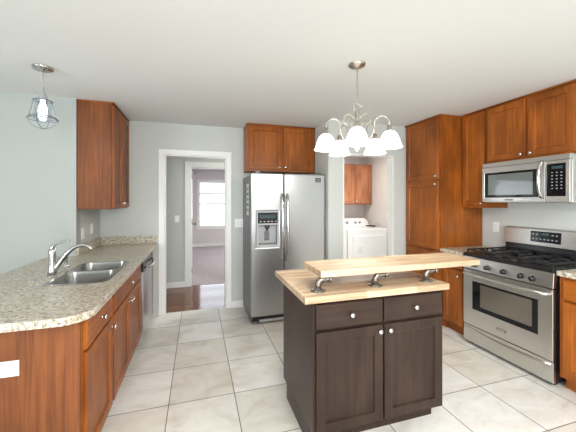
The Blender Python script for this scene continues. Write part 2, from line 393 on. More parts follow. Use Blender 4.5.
# ------------------------------------------------------------------ cabinet parts
_knob = None
def knob(parent, x, y, z, scale=1.0):
    global _knob
    if _knob is None:
        b = B().lathe([(0.009, 0), (0.007, 0.004), (0.006, 0.012), (0.0145, 0.017), (0.0165, 0.022), (0.013, 0.028), (0.005, 0.0305), (0, 0.031)], (0, 0, 0), '-y', 14)
        bmesh.ops.recalc_face_normals(b.bm, faces=b.bm.faces[:]); _knob = bpy.data.meshes.new('knob'); b.bm.to_mesh(_knob); b.bm.free()
        _knob.materials.append(M['chrome'])
    o = bpy.data.objects.new('knob', _knob); COL.objects.link(o); o.parent = parent; o.location = (x, y, z); return o
def cab_door(parent, x0, x1, z0, z1, kx, kz, wd='cherry', yb=0.0, fw=0.055):
    d = obj('door', B().door(x0, x1, z0, z1, yb, fw=fw), wd, parent)
    if kx is not None: knob(d, kx, yb-0.02, kz)
    return d
def cab_drawer(parent, x0, x1, z0, z1, wd='cherry_h', yb=0.0, k=True):
    d = obj('drawer', B().slab(x0, x1, z0, z1, yb), wd, parent)
    if k: knob(d, (x0+x1)/2, yb-0.02, (z0+z1)/2)
    return d
def carcass(parent, w, dep, z0, z1, wd='cherry', toe=True, name='body'):
    """closed box with a face frame; local x 0..w, front at y=0, back y=dep"""
    obj(name, B().box(0, w, 0, dep, z0, z1), wd, parent, 0.0015)
    if toe: obj('toe_kick', B().box(0.001, w-0.001, 0.07, dep-0.002, 0, z0), 'cherry_h', parent)

# left run, fronts face +x: local x runs away from the camera
Lf = -0.55                                                  # face frame plane
def left_cab(label, y0, y1, group='cherry base cabinets of the peninsula'):
    return thing('base_cabinet', label, 'cabinet', (Lf, y0, 0), PI/2, group)
t = left_cab('cherry base cabinet at the peninsula end, one drawer over one door', 1.70, 2.22)
carcass(t, 0.52, 0.80, 0.10, 0.876)
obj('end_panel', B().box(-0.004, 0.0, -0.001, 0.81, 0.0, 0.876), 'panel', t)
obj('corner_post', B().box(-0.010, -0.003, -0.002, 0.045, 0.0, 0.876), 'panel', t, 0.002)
cab_drawer(t, 0.035, 0.505, 0.70, 0.852); cab_door(t, 0.035, 0.505, 0.12, 0.685, 0.475, 0.635)
t = left_cab('wide cherry sink base cabinet beside the dishwasher, false drawer over two doors', 2.22, 3.25)
carcass(t, 1.03, 0.56, 0.10, 0.70)
plate('front_rail', [(0, 0.70), (1.03, 0.70), (1.03, 0.876), (0, 0.876)], [], 0, 0.02, 'cherry_h', t, 'xz')
cab_drawer(t, 0.02, 1.01, 0.70, 0.852); cab_door(t, 0.02, 0.508, 0.12, 0.685, 0.475, 0.635); cab_door(t, 0.522, 1.01, 0.12, 0.685, 0.555, 0.635)

t = thing('dishwasher', 'stainless dishwasher in the left run beside the doorway wall', 'dishwasher', (Lf+0.0, 3.265, 0), PI/2)
obj('body', B().box(0, 0.62, 0.03, 0.57, 0.10, 0.868), 'side_grey', t)
obj('toe_kick', B().box(0.01, 0.61, 0.05, 0.5, 0, 0.10), 'black', t)
b = B(); n = 10
rings = []
for i in range(n+1):
    x = 0.005+0.58*i/n; yy = -0.035-0.012*math.sin(PI*i/n)
    rings.append([(x, 0.03, 0.11), (x, yy, 0.11), (x, yy, 0.735), (x, 0.03, 0.735)])
b.loops(rings, smooth=False); dd = obj('door', b, 'steel_v', t)
b = B(); b.loops([[(x, 0.03, 0.74), (x, -0.037, 0.74), (x, -0.03, 0.862), (x, 0.03, 0.866)] for x in (0.005, 0.585)], smooth=False)
cp = obj('control_panel', b, 'black', t)
b = B(); b.tube(bez((0.05, -0.045, 0.775), (0.12, -0.095, 0.755), (0.47, -0.095, 0.755), (0.54, -0.045, 0.775), 14), 0.013, 10)
obj('handle', b, 'chrome', dd)
obj('side_strip', B().box(0.590, 0.639, -0.036, 0.5, 0.10, 0.868), 'black', t)  # black strip filling the space beside the door
t = thing('filler_panel', 'narrow cherry filler panel between dishwasher and back wall', 'panel', (Lf, 3.906, 0), PI/2)
obj('panel', B().box(0, 0.185, 0, 0.56, 0.0, 0.876), 'cherry', t, 0.0015)

# left countertop
CX = -0.489; r = 0.13
out = [(CX, 4.097), (LW+0.002, 4.097), (LW+0.002, WY-0.003), (-1.367, WY-0.003), (-1.367, 1.60)]
out += [(CX-r+r*math.cos(a), 1.60+r+r*math.sin(a)) for a in [-PI/2+PI/2*i/10 for i in range(11)]]
SX0, SX1, SY0, SY1 = -0.935, -0.575, 2.215, 2.955
t = thing('countertop', 'speckled granite laminate peninsula countertop around the sink', 'countertop', (0, 0, 0.876))
plate('worktop', out, [rrect(SX0, SX1, SY0, SY1, 0.07)], 0.0, 0.038, 'granite', t, bevel=0.004)
obj('backsplash', B().box(LW+0.001, CX, BW-0.021, BW-0.001, 0.0385, 0.138), 'granite', t, 0.002)
obj('backsplash', B().box(LW+0.001, LW+0.021, WY+0.001, BW-0.0215, 0.0385, 0.138), 'granite', t, 0.002)

# sink
t = thing('kitchen_sink', 'stainless double bowl sink set into the granite peninsula top', 'sink', (0, 0, 0.914))
YD = 2.60
bowls = [(SX0+0.018, SX1-0.018, SY0+0.018, YD-0.012), (SX0+0.018, SX1-0.018, YD+0.012, SY1-0.018)]
plate('rim', rrect(SX0-0.008, SX1+0.008, SY0-0.008, SY1+0.008, 0.078), [rrect(*q, 0.055) for q in bowls], 0.0005, 0.004, 'sink', t)
for q in bowls:
    x0, x1, y0, y1 = q; b = B(); rings = []
    for ins, z, rr in ((0, 0.003, 0.055), (0.003, -0.02, 0.055), (0.010, -0.13, 0.055), (0.018, -0.155, 0.05), (0.036, -0.172, 0.04), (0.07, -0.176, 0.03)):
        rings.append([(x, y, z) for x, y in rrect(x0+ins, x1-ins, y0+ins, y1-ins, rr)])
    b.loops(rings, cap0=False); bo = obj('basin', b, 'sink', t)
    obj('drain', B().lathe([(0.045, 0), (0.045, 0.003), (0.03, 0.003), (0.028, 0.0008), (0, 0.0008)], ((x0+x1)/2, (y0+y1)/2, -0.1755), 'z', 18), 'chrome', bo)

# faucet
t = thing('kitchen_faucet', 'single lever chrome faucet behind the sink on the peninsula', 'faucet', (-1.0, 2.55, 0.9146))
obj('base_plate', B().prism(rrect(-0.032, 0.032, -0.115, 0.115, 0.031), 0, 0.008), 'chrome', t, 0.002)
obj('body', B().lathe([(0.029, 0.008), (0.026, 0.03), (0.023, 0.06), (0.022, 0.14), (0.024, 0.165), (0.020, 0.185), (0.010, 0.195), (0, 0.197)], n=20), 'chrome', t)
P = bez((0.012, 0, 0.03), (0.07, 0, 0.12), (0.12, 0, 0.215), (0.195, 0, 0.205), 12)+bez((0.195, 0, 0.205), (0.215, 0, 0.203), (0.235, 0, 0.197), (0.252, 0, 0.170), 6)[1:]
obj('spout', B().tube(P, [0.016]*4+[0.0145]*5+[0.0125]*10, 12), 'chrome', t)
P = bez((-0.005, 0, 0.18), (0.0, 0, 0.225), (0.055, 0, 0.245), (0.108, 0, 0.24), 10)
obj('lever', B().tube(P, [0.013, 0.012, 0.0105, 0.0095, 0.0085, 0.008, 0.0075, 0.007, 0.007, 0.008, 0.008], 10), 'chrome', t)
t = thing('sink_sprayer', 'chrome side sprayer standing behind the faucet near the wall', 'sprayer', (-1.017, 2.83, 0.9146))
obj('base', B().lathe([(0.026, 0), (0.024, 0.006), (0.017, 0.012), (0.015, 0.03), (0, 0.03)]), 'chrome', t)
obj('spray_head', B().lathe([(0.011, 0.03), (0.012, 0.07), (0.017, 0.085), (0.019, 0.115), (0.014, 0.125), (0, 0.126)]), 'chrome', t)
tag(obj('sink_hole_cover', B().lathe([(0.024, 0), (0.023, 0.004), (0.012, 0.008), (0, 0.009)]), 'chrome', loc=(-1.055, 2.40, 0.914)), 'small round chrome hole cover on the counter by the faucet', 'hole cover')

# outlets and switches
def cover(label, kind, loc, rz, horiz=False, group='white wall plates'):
    t = thing('electrical_outlet' if kind == 'outlet' else 'light_switch', label, 'outlet' if kind == 'outlet' else 'switch', loc, rz, group)
    w, h = (0.058, 0.036) if horiz else (0.036, 0.058)
    if kind == 'double': w = 0.058
    b = B(); b.loops([[(-w, 0, -h), (w, 0, -h), (w, 0, h), (-w, 0, h)], [(-w, -0.003, -h), (w, -0.003, -h), (w, -0.003, h), (-w, -0.003, h)], [(-w+0.003, -0.006, -h+0.003), (w-0.003, -0.006, -h+0.003), (w-0.003, -0.006, h-0.003), (-w+0.003, -0.006, h-0.003)]], smooth=False)
    obj('cover_plate', b, 'plastic', t)
    if kind == 'outlet':
        for s in (-1, 1):
            c = (s*0.02, 0) if horiz else (0, s*0.02)
            b = B(); b.box(c[0]-0.014, c[0]+0.014, -0.008, -0.0055, c[1]-0.012, c[1]+0.012); rc = obj('receptacle', b, 'plastic', t, 0.001)
            for q in (-0.006, 0.006):
                b = B()
                if horiz: b.box(c[0]-0.004, c[0]+0.005, -0.0084, -0.0079, q-0.0012, q+0.0012)
                else: b.box(c[0]+q-0.0012, c[0]+q+0.0012, -0.0084, -0.0079, c[1]-0.004, c[1]+0.005)
                obj('slot', b, 'slot', rc)
    else:
        for x in ((-0.023, 0.023) if kind == 'double' else (0,)):
            b = B(); b.box(x-0.005, x+0.005, -0.016, -0.0055, -0.004, 0.012); obj('toggle', b, 'plastic', t, 0.001)
    return t
cover('white outlet on the grey wall under the left wall cabinet', 'outlet', (LW, 3.53, 1.115), PI/2)
cover('white light switch right of the outlet under the left wall cabinet', 'switch', (LW, 3.80, 1.14), PI/2)
cover('white sideways outlet on the cherry end panel of the peninsula', 'outlet', (-0.852, 1.6955, 0.672), 0, True)
cover('white double light switch beside the refrigerator', 'double', (0.545, BW, 1.146), 0)
cover('white light switch on the hall wall left of the bedroom doorway', 'switch', (-0.326, 5.31, 1.146), 0)
cover('white outlet on the wall left of the range', 'outlet', (RW, 2.582, 1.149), -PI/2)
cover('white outlet on the laundry wall above the dryer', 'outlet', (3.5, 4.96, 1.156), -PI/2)

# left wall cabinet (fronts face +x)
def top_mould(parent, w, y0, dep, z):
    obj('top_moulding', B().box(-0.004, w+0.004, y0-0.023, dep, z, z+0.012), 'cherry_h', parent, 0.003)
t = thing('wall_cabinet', 'tall cherry wall cabinet over the peninsula on the left wall', 'cabinet', (-0.822, WY+0.012, 0), PI/2, 'cherry wall cabinets')
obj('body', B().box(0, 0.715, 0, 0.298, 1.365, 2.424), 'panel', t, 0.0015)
cab_door(t, 0.012, 0.352, 1.375, 2.408, 0.33, 1.42); cab_door(t, 0.363, 0.703, 1.375, 2.408, 0.385, 1.42)
top_mould(t, 0.715, 0, 0.298, 2.424)

# cabinet above the refrigerator
t = thing('wall_cabinet', 'short cherry wall cabinet with two doors above the refrigerator', 'cabinet', (0.605, 3.79, 0), 0, 'cherry wall cabinets')
carcass(t, 0.93, 0.306, 1.83, 2.424, toe=False); top_mould(t, 0.92, 0, 0.306, 2.424)
cab_door(t, 0.025, 0.452, 1.855, 2.408, 0.425, 1.885); cab_door(t, 0.478, 0.905, 1.855, 2.408, 0.505, 1.885)

# ------------------------------------------------------------------ refrigerator
FX0, FX1, FY = 0.596, 1.512, 3.417
FW = FX1-FX0
t = thing('refrigerator', 'stainless side by side refrigerator with a door dispenser in the alcove', 'refrigerator', (FX0, FY, 0))
obj('body', B().box(0, FW, 0.075, 0.66, 0.03, 1.755), 'side_grey', t, 0.004)
gx = 0.392
def fdoor(x0, x1, holes):
    # rounded-front slab with optional opening
    o = plate('door', [(x0, 0.10), (x1, 0.10), (x1, 1.774), (x0, 1.774)], holes, 0.0, 0.07, 'steel_v', t, 'xz')
    d = o.modifiers.new('bevel', 'BEVEL'); d.width = 0.014; d.segments = 3; d.limit_method = 'ANGLE'; d.angle_limit = math.radians(50)
    return o
dx0, dx1, dz0, dz1 = 0.062, 0.322, 0.905, 1.325
d1 = fdoor(0.0, gx-0.004, [[(dx0, dz0), (dx1, dz0), (dx1, dz1), (dx0, dz1)]]); d2 = fdoor(gx+0.004, FW, [])
ds = obj('dispenser', B().box(dx0+0.012, dx1-0.012, 0.058, 0.0695, dz0+0.012, dz1-0.012), 'grey_plastic', d1)
plate('dispenser_frame', [(dx0-0.004, dz0-0.004), (dx1+0.004, dz0-0.004), (dx1+0.004, dz1+0.004), (dx0-0.004, dz1+0.004)], [[(dx0+0.02, dz0+0.03), (dx1-0.02, dz0+0.03), (dx1-0.02, 1.165), (dx0+0.02, 1.165)]], -0.006, 0.012, 'grey_plastic', d1, 'xz', 0.003)
b = B(); b.box(dx0+0.012, dx1-0.012, -0.009, -0.0055, 1.185, 1.312); dp = obj('dispenser_panel', b, 'black', d1, 0.002)
for i in range(5):
    b = B(); x = dx0+0.035+0.045*i; b.box(x, x+0.02, -0.0098, -0.0088, 1.20, 1.212); obj('button', b, 'mark', dp)
obj('display', B().box(dx0+0.035, dx1-0.035, -0.0098, -0.0088, 1.245, 1.285), 'lcd', dp)
b = B(); b.lathe([(0.035, 0), (0.03, -0.03), (0.016, -0.05), (0.012, -0.07), (0, -0.07)], ((dx0+dx1)/2, 0.032, 1.165), 'z', 14); obj('nozzle', b, 'dark_plastic', d1)
b = B(); b.box((dx0+dx1)/2-0.03, (dx0+dx1)/2+0.03, 0.045, 0.055, 0.98, 1.09); obj('paddle', b, 'side_grey', d1, 0.004)
obj('drip_tray', B().box(dx0+0.022, dx1-0.022, 0.004, 0.056, dz0+0.03, dz0+0.042), 'side_grey', d1)
def fhandle(parent, x):
    P = [(x, 0.0, 0.745), (x, -0.03, 0.765)]+bez((x, -0.042, 0.80), (x, -0.066, 1.0), (x, -0.066, 1.27), (x, -0.042, 1.47), 12)+[(x, -0.03, 1.505), (x, 0.0, 1.525)]
    obj('handle', B().tube(P, 0.0145, 10), 'chrome', parent)
fhandle(d1, gx-0.032); fhandle(d2, gx+0.034)
b = B(); b.box(0.79, 0.862, -0.0035, 0.0, 1.675, 1.728); bd = obj('badge', b, 'black', d2, 0.002)
for z in (1.708, 1.69):
    obj('badge_mark', B().box(0.800, 0.852, -0.0042, -0.0033, z-0.004, z+0.004), 'mark', bd)
b = B(); b.box(0.02, FW-0.02, 0.055, 0.09, 0.02, 0.088); gr = obj('toe_grille', b, 'black', t)
obj('kick_plate', B().box(0.10, FW-0.02, 0.035, 0.054, 0.02, 0.05), 'grey_plastic', t, 0.003)
for x in (0.035, FW-0.065):
    obj('front_foot', B().box(x, x+0.05, 0.045, 0.10, 0.0, 0.03), 'side_grey', t, 0.003)
for x in (0.05, FW-0.10):
    obj('hinge_cover', B().box(x, x+0.06, 0.02, 0.16, 1.775, 1.795), 'side_grey', t, 0.004)
# energy sticker on the side
b = B(); b.box(FX0-0.0012, FX0-0.0002, 3.60, 3.77, 1.27, 1.66); nt = tag(obj('side_sticker', b, 'paper'), 'tall white paper sticker on the left side of the refrigerator', 'sticker')
for i in range(5):
    z = 1.60-0.065*i
    obj('printed_band', B().box(FX0-0.0018, FX0-0.0011, 3.62, 3.75, z-0.018, z+0.012), 'dark_plastic' if i in (1, 3) else 'mark', nt)

# ------------------------------------------------------------------ right run (fronts face -x; local x runs towards the camera)
def right(name, label, cat, x, y, group=None): return thing(name, label, cat, (x, y, 0), -PI/2, group)
t = right('pantry_cabinet', 'tall cherry pantry cabinet with stacked doors beside the laundry opening', 'cabinet', 2.66, WY-0.006)
carcass(t, 0.606, 0.606, 0.10, 2.424); top_mould(t, 0.60, 0, 0.606, 2.424)
cab_door(t, 0.03, 0.572, 1.705, 2.408, 0.545, 1.735); cab_door(t, 0.03, 0.572, 0.885, 1.672, 0.545, 1.64); cab_door(t, 0.03, 0.572, 0.12, 0.86, 0.545, 0.82)
t = right('base_cabinet', 'narrow cherry base cabinet between pantry and range', 'cabinet', 2.675, 2.744, 'cherry base cabinets of the range wall')
carcass(t, 0.30, 0.588, 0.10, 0.876)
cab_drawer(t, 0.02, 0.28, 0.715, 0.852); cab_door(t, 0.02, 0.28, 0.12, 0.70, 0.235, 0.645)
t = right('base_cabinet', 'cherry base cabinet to the right of the range', 'cabinet', 2.665, 1.592, 'cherry base cabinets of the range wall')
carcass(t, 0.75, 0.598, 0.10, 0.876)
cab_drawer(t, 0.03, 0.72, 0.70, 0.852); cab_door(t, 0.03, 0.37, 0.12, 0.685, 0.33, 0.64); cab_door(t, 0.38, 0.72, 0.12, 0.685, 0.42, 0.64)
def counter(label, y0, y1):
    t = thing('countertop', label, 'countertop', (0, 0, 0.876), 0, 'granite laminate countertops of the range wall')
    b = B(); b.box(2.63, RW-0.002, y0, y1, 0.0, 0.038); obj('worktop', b, 'granite', t, 0.004)
counter('short granite laminate countertop between pantry and range', 2.437, 2.742)
counter('granite laminate countertop to the right of the range', 0.84, 1.595)

t = right('wall_cabinet', 'narrow cherry wall cabinet between pantry and microwave', 'cabinet', 2.955, 2.744, 'cherry wall cabinets')
carcass(t, 0.302, 0.308, 1.372, 2.424, toe=False); top_mould(t, 0.296, 0, 0.308, 2.424)
cab_door(t, 0.02, 0.285, 1.39, 2.408, 0.262, 1.42)
t = right('wall_cabinet', 'short cherry wall cabinet with two doors above the microwave', 'cabinet', 2.955, 2.438, 'cherry wall cabinets')
carcass(t, 0.80, 0.308, 1.842, 2.424, toe=False); top_mould(t, 0.80, 0, 0.308, 2.424)
cab_door(t, 0.025, 0.40, 1.862, 2.408, 0.372, 1.89); cab_door(t, 0.43, 0.79, 1.862, 2.408, 0.458, 1.89)

# microwave
t = right('microwave', 'stainless over the range microwave under the short wall cabinet', 'microwave', 2.90, 2.437)
mw, z0, z1 = 0.785, 1.432, 1.838
obj('body', B().box(0, mw, 0.02, 0.366, z0, z1-0.001), 'steel', t, 0.003)
obj('vent_strip', B().box(0.0, mw, -0.004, 0.0195, z1-0.045, z1-0.001), 'steel', t, 0.003)
dx = 0.60
d = plate('door', [(0.002, z0+0.006), (dx, z0+0.006), (dx, z1-0.049), (0.002, z1-0.049)], [[(0.03, z0+0.05), (dx-0.055, z0+0.05), (dx-0.055, z1-0.105), (0.03, z1-0.105)]], -0.012, 0.019, 'steel', t, 'xz', 0.003)
w = obj('window', B().box(0.026, dx-0.05, -0.008, 0.014, z0+0.046, z1-0.10), 'glass_black', d)
obj('window_screen', B().box(0.07, dx-0.10, -0.0095, -0.0078, z0+0.075, z1-0.125), 'mw_glass', w)
P = [(dx-0.02, -0.010, z0+0.045), (dx-0.02, -0.035, z0+0.055)]+bez((dx-0.02, -0.046, z0+0.085), (dx-0.02, -0.066, z0+0.16), (dx-0.02, -0.066, z0+0.26), (dx-0.02, -0.046, z1-0.085), 10)+[(dx-0.02, -0.035, z1-0.055), (dx-0.02, -0.010, z1-0.048)]
obj('handle', B().tube(P, 0.014, 10), 'chrome', d)
b = B(); b.box(0.245, 0.325, -0.0135, -0.0118, z0+0.02, z0+0.032); obj('badge', b, 'dark_plastic', d)
cp = obj('control_panel', B().box(dx+0.003, mw-0.001, -0.012, 0.019, z0+0.006, z1-0.049), 'steel', t, 0.003)
kp = obj('keypad', B().box(dx+0.014, mw-0.03, -0.0155, -0.0118, z0+0.055, z1-0.075), 'glass_black', cp)
obj('display', B().box(dx+0.055, mw-0.05, -0.0165, -0.0152, z1-0.12, z1-0.095), 'lcd', kp)
for i in range(6):
    for j in range(3):
        x = dx+0.052+0.034*j; z = z1-0.15-0.027*i
        obj('button', B().box(x, x+0.012, -0.0165, -0.0152, z-0.004, z+0.003), 'mark', kp)

# ------------------------------------------------------------------ gas range
t = right('gas_range', 'stainless gas range with black cooktop against the right wall', 'range', 2.655, 2.425)
rw = 0.815
obj('body', B().box(0.004, rw-0.004, 0.0, 0.60, 0.03, 0.905), 'black', t, 0.002)
b = B(); b.loops([[(x, 0.0, 0.768), (x, -0.034, 0.768), (x, -0.022, 0.885), (x, 0.03, 0.885)] for x in (0.0, rw)], smooth=False)
cp = obj('control_panel', b, 'steel', t, 0.003)
for y in (2.162, 2.002, 1.85, 1.759, 2.30):
    x = 2.425-y
    b = B(); b.lathe([(0.024, 0), (0.022, 0.006), (0.019, 0.008), (0.019, 0.026), (0.016, 0.030), (0, 0.030)], (x, -0.030, 0.813), '-y', 16)
    b.box(x-0.004, x+0.004, -0.066, -0.056, 0.796, 0.832)
    obj('control_knob', b, 'black', cp)
d = plate('oven_door', [(0.002, 0.205), (rw-0.002, 0.205), (rw-0.002, 0.758), (0.002, 0.758)], [[(0.105, 0.372), (rw-0.11, 0.372), (rw-0.11, 0.652), (0.105, 0.652)]], -0.032, 0.0, 'steel', t, 'xz', 0.004)
w = obj('oven_window', B().box(0.098, rw-0.103, -0.029, -0.002, 0.365, 0.66), 'glass_black', d)
obj('window_glass', B().prism(rrect(0.19, rw-0.155, 0.415, 0.632, 0.01), 0, 0.0015), 'oven_glass', w)
g = d.children[0].children[0]
for v in g.data.vertices: v.co = (v.co.x, -0.0305+v.co.z, v.co.y)
P = [(0.03, -0.030, 0.720), (0.035, -0.06, 0.722)]+bez((0.07, -0.072, 0.723), (0.25, -0.088, 0.723), (rw-0.25, -0.088, 0.723), (rw-0.07, -0.072, 0.723), 12)+[(rw-0.035, -0.06, 0.722), (rw-0.03, -0.030, 0.720)]
obj('handle', B().tube(P, 0.0145, 10), 'steel', d)
bp_ = obj('badge', B().box(0.36, 0.445, -0.0345, -0.0315, 0.268, 0.292), 'dark_plastic', d, 0.001)
obj('badge_face', B().box(0.367, 0.438, -0.0355, -0.0343, 0.274, 0.288), 'chrome', bp_)
dw = plate('drawer', [(0.002, 0.035), (rw-0.002, 0.035), (rw-0.002, 0.198), (0.002, 0.198)], [], -0.028, 0.0, 'steel', t, 'xz', 0.004)
b = B(); rings = []
for i in range(13):
    x = 0.02+(rw-0.04)*i/12; s = math.sin(PI*i/12); zc = 0.172-0.022*s
    rings.append([(x, -0.026, zc+0.014), (x, -0.030-0.016*s, zc+0.010), (x, -0.032-0.022*s, zc-0.004), (x, -0.026, zc-0.014)])
b.loops(rings); obj('handle', b, 'steel', dw)
for x in (0.03, rw-0.07):
    obj('foot', B().box(x, x+0.04, 0.03, 0.07, 0.0, 0.03), 'black', t)
ct = obj('cooktop', B().box(-0.002, rw+0.002, -0.03, 0.555, 0.888, 0.922), 'black', t, 0.006)
for (x, y, rr) in ((0.17, 0.13, 0.045), (0.17, 0.40, 0.034), (0.405, 0.265, 0.04), (0.64, 0.13, 0.05), (0.64, 0.40, 0.034)):
    b = B().lathe([(rr+0.02, 0.922), (rr+0.012, 0.928), (rr, 0.930), (rr, 0.938), (rr*0.9, 0.944), (0, 0.945)], (x, y, 0), 'z', 20)
    obj('burner', b, 'castiron', ct)
def grate(x0, x1):
    g = B(); y0, y1 = -0.005, 0.525; zt = 0.958; q = 0.0065
    def bar(xa, xb, ya, yb): g.box(xa, xb, ya, yb, zt-0.014, zt)
    bar(x0, x1, y0, y0+2*q); bar(x0, x1, y1-2*q, y1); bar(x0, x0+2*q, y0, y1); bar(x1-2*q, x1, y0, y1)
    ym = (y0+y1)/2; bar(x0, x1, ym-q, ym+q)
    xm = (x0+x1)/2
    bar(xm-q, xm+q, y0, y0+0.10); bar(xm-q, xm+q, y1-0.10, y1); bar(xm-q, xm+q, ym-0.09, ym+0.09)
    for yc in (y0+0.135, y1-0.135):
        bar(x0, x0+0.085, yc-q, yc+q); bar(x1-0.085, x1, yc-q, yc+q)
    for xx in (x0, x1-2*q):
        for yy in (y0, y1-2*q, ym-q): g.box(xx, xx+2*q, yy, yy+2*q, 0.921, zt-0.014)
    return g
for x0, x1 in ((0.02, 0.275), (0.28, 0.535), (0.54, 0.795)):
    obj('grate', grate(x0, x1), 'castiron', ct, 0.002)
b = B(); b.loops([[(x, 0.603, 0.905), (x, 0.545, 0.905), (x, 0.555, 1.012), (x, 0.603, 1.012)] for x in (0.0, rw)], smooth=False)
obj('rear_trim', b, 'black', t, 0.003)
b = B(); b.loops([[(x, 0.603, 1.010), (x, 0.530, 1.010), (x, 0.545, 1.168), (x, 0.562, 1.178), (x, 0.603, 1.178)] for x in (0.0, rw)], smooth=False)
bg_ = obj('backguard', b, 'steel', t, 0.004)
b = B(); b.loops([[(x, 0.548, 1.045), (x, 0.532, 1.045), (x, 0.541, 1.150), (x, 0.556, 1.150)] for x in (0.265, 0.53)], smooth=False)
dp = obj('control_display', b, 'glass_black', bg_, 0.003)
def on_panel(x0, x1, za, zb, m, name):
    ya = lambda z: 0.5315+(z-1.045)*0.0857
    b = B(); b.loops([[(x, ya(za)+0.002, za), (x, ya(za)-0.001, za), (x, ya(zb)-0.001, zb), (x, ya(zb)+0.002, zb)] for x in (x0, x1)], smooth=False); obj(name, b, m, dp)
on_panel(0.365, 0.43, 1.115, 1.138, 'lcd', 'clock_display')
for i in range(7):
    for j in range(2):
        if j == 1 and 2 <= i <= 4: continue
        x = 0.282+0.034*i; z = 1.075+0.045*j; on_panel(x, x+0.016, z-0.006, z+0.006, 'mark', 'button')

# ------------------------------------------------------------------ island
IX0, IX1, IY = 0.628, 1.541, 1.587
t = thing('island_cabinet', 'dark espresso island cabinet with two drawers over two doors', 'cabinet', (IX0, IY, 0))
iw = IX1-IX0
b = B(); b.box(0, iw, 0, 0.605, 0.105, 0.876); obj('body', b, 'espresso', t, 0.0015)
obj('toe_kick', B().box(0.0, iw-0.02, 0.075, 0.515, 0, 0.105), 'espresso', t)
for x0, x1 in ((0.016, 0.451), (0.461, 0.897)):
    cab_drawer(t, x0, x1, 0.712, 0.858, 'espresso_h')
    cab_door(t, x0, x1, 0.118, 0.698, x1-0.03 if x0 < 0.1 else x0+0.03, 0.665, 'espresso', fw=0.058)
tag(obj('butcher_block_countertop', B().box(0.566, 1.560, 1.545, 2.215, 0.876, 0.914), 'butcher', bevel=0.003), 'pale butcher block countertop lying on the dark island cabinet', 'countertop')
tag(obj('raised_bar_top', B().box(0.688, 1.89, 1.607, 1.917, 1.0, 1.038), 'butcher', bevel=0.003), 'raised butcher block bar shelf on iron pipe legs over the island', 'bar top')
for x, lab in ((0.685, 'leftmost iron pipe bracket holding the raised bar over the island'), (1.073, 'middle iron pipe bracket holding the raised bar over the island'), (1.462, 'rightmost iron pipe bracket holding the raised bar over the island')):
    t = thing('pipe_bracket', lab, 'pipe bracket', (x, 1.645, 0.914), 0, 'iron pipe brackets under the bar')
    b = B().lathe([(0.044, 0), (0.044, 0.006), (0.022, 0.009), (0.019, 0.02), (0.0, 0.02)], n=22); fl = obj('flange', b, 'iron', t)
    for k in range(4):
        a = PI/4+PI/2*k; obj('screw', B().lathe([(0.005, 0.006), (0.004, 0.009), (0, 0.009)], (0.034*math.cos(a), 0.034*math.sin(a), 0), 'z', 8), 'chrome', fl)
    obj('nipple', B().tube([(0, 0, 0.015), (0, 0, 0.05)], 0.0125, 12), 'iron', t)
    b = B(); b.tube([(0, 0, 0.034), (0, 0, 0.044), (0.004, 0, 0.054), (0.013, 0, 0.063), (0.026, 0, 0.0665), (0.042, 0, 0.0665)], 0.0175, 12)
    b.lathe([(0.0205, 0.032), (0.0205, 0.043)], (0, 0, 0), 'z', 14); b.lathe([(0.0195, 0.03), (0.0195, 0.046)], (0, 0, 0.0665), 'x', 14)
    obj('elbow', b, 'iron', t)
    b = B(); b.tube([(0.04, 0, 0.0665), (0.085, 0, 0.0665)], 0.014, 12); b.lathe([(0.0195, 0.068), (0.0195, 0.088), (0.012, 0.092), (0.0, 0.092)], (0, 0, 0.0665), 'x', 14)
    obj('coupling', b, 'iron', t)

# ------------------------------------------------------------------ chandelier
t = thing('chandelier', 'brushed nickel five arm chandelier with lit white glass shades', 'chandelier', (1.11, 1.933, CE))
obj('canopy', B().lathe([(0.062, 0), (0.062, -0.006), (0.052, -0.016), (0.022, -0.026), (0.010, -0.032), (0, -0.032)], n=24), 'nickel', t)
b = B(); zc = -0.03
k = 0
while zc > -0.285:
    c = Vector((0, 0, zc-0.011)); ring = []
    for j in range(12):
        a = 2*PI*j/12; u, w = 0.0065*math.cos(a), 0.014*math.sin(a)
        ring.append(c+(Vector((u, 0, w)) if k % 2 == 0 else Vector((0, u, w))))
    b.tube(ring, 0.0022, 5, closed=True); zc -= 0.0215; k += 1
obj('chain', b, 'nickel', t)
b = B(); b.tube([(0.004*math.sin(i*1.3), 0.004*math.cos(i*1.3), -0.03-0.0255*i) for i in range(11)], 0.002, 6); obj('cord', b, 'nickel', t)
ring = []
for j in range(20):
    a = 2*PI*j/20; rr = 0.033+0.007*math.cos(3*a); ring.append((rr*math.cos(a), 0, -0.310+rr*0.8*math.sin(a)))
obj('loop', B().tube(ring, 0.006, 8, closed=True), 'nickel', t)
obj('column', B().lathe([(0.0, -0.33), (0.012, -0.335), (0.020, -0.352), (0.012, -0.37), (0.009, -0.40), (0.014, -0.43), (0.009, -0.46), (0.012, -0.50), (0.028, -0.525), (0.034, -0.545), (0.030, -0.565), (0.014, -0.585), (0.018, -0.605), (0.012, -0.622), (0.0, -0.632)], n=18), 'nickel', t)
fwd = math.atan2(-1.933, -1.11)
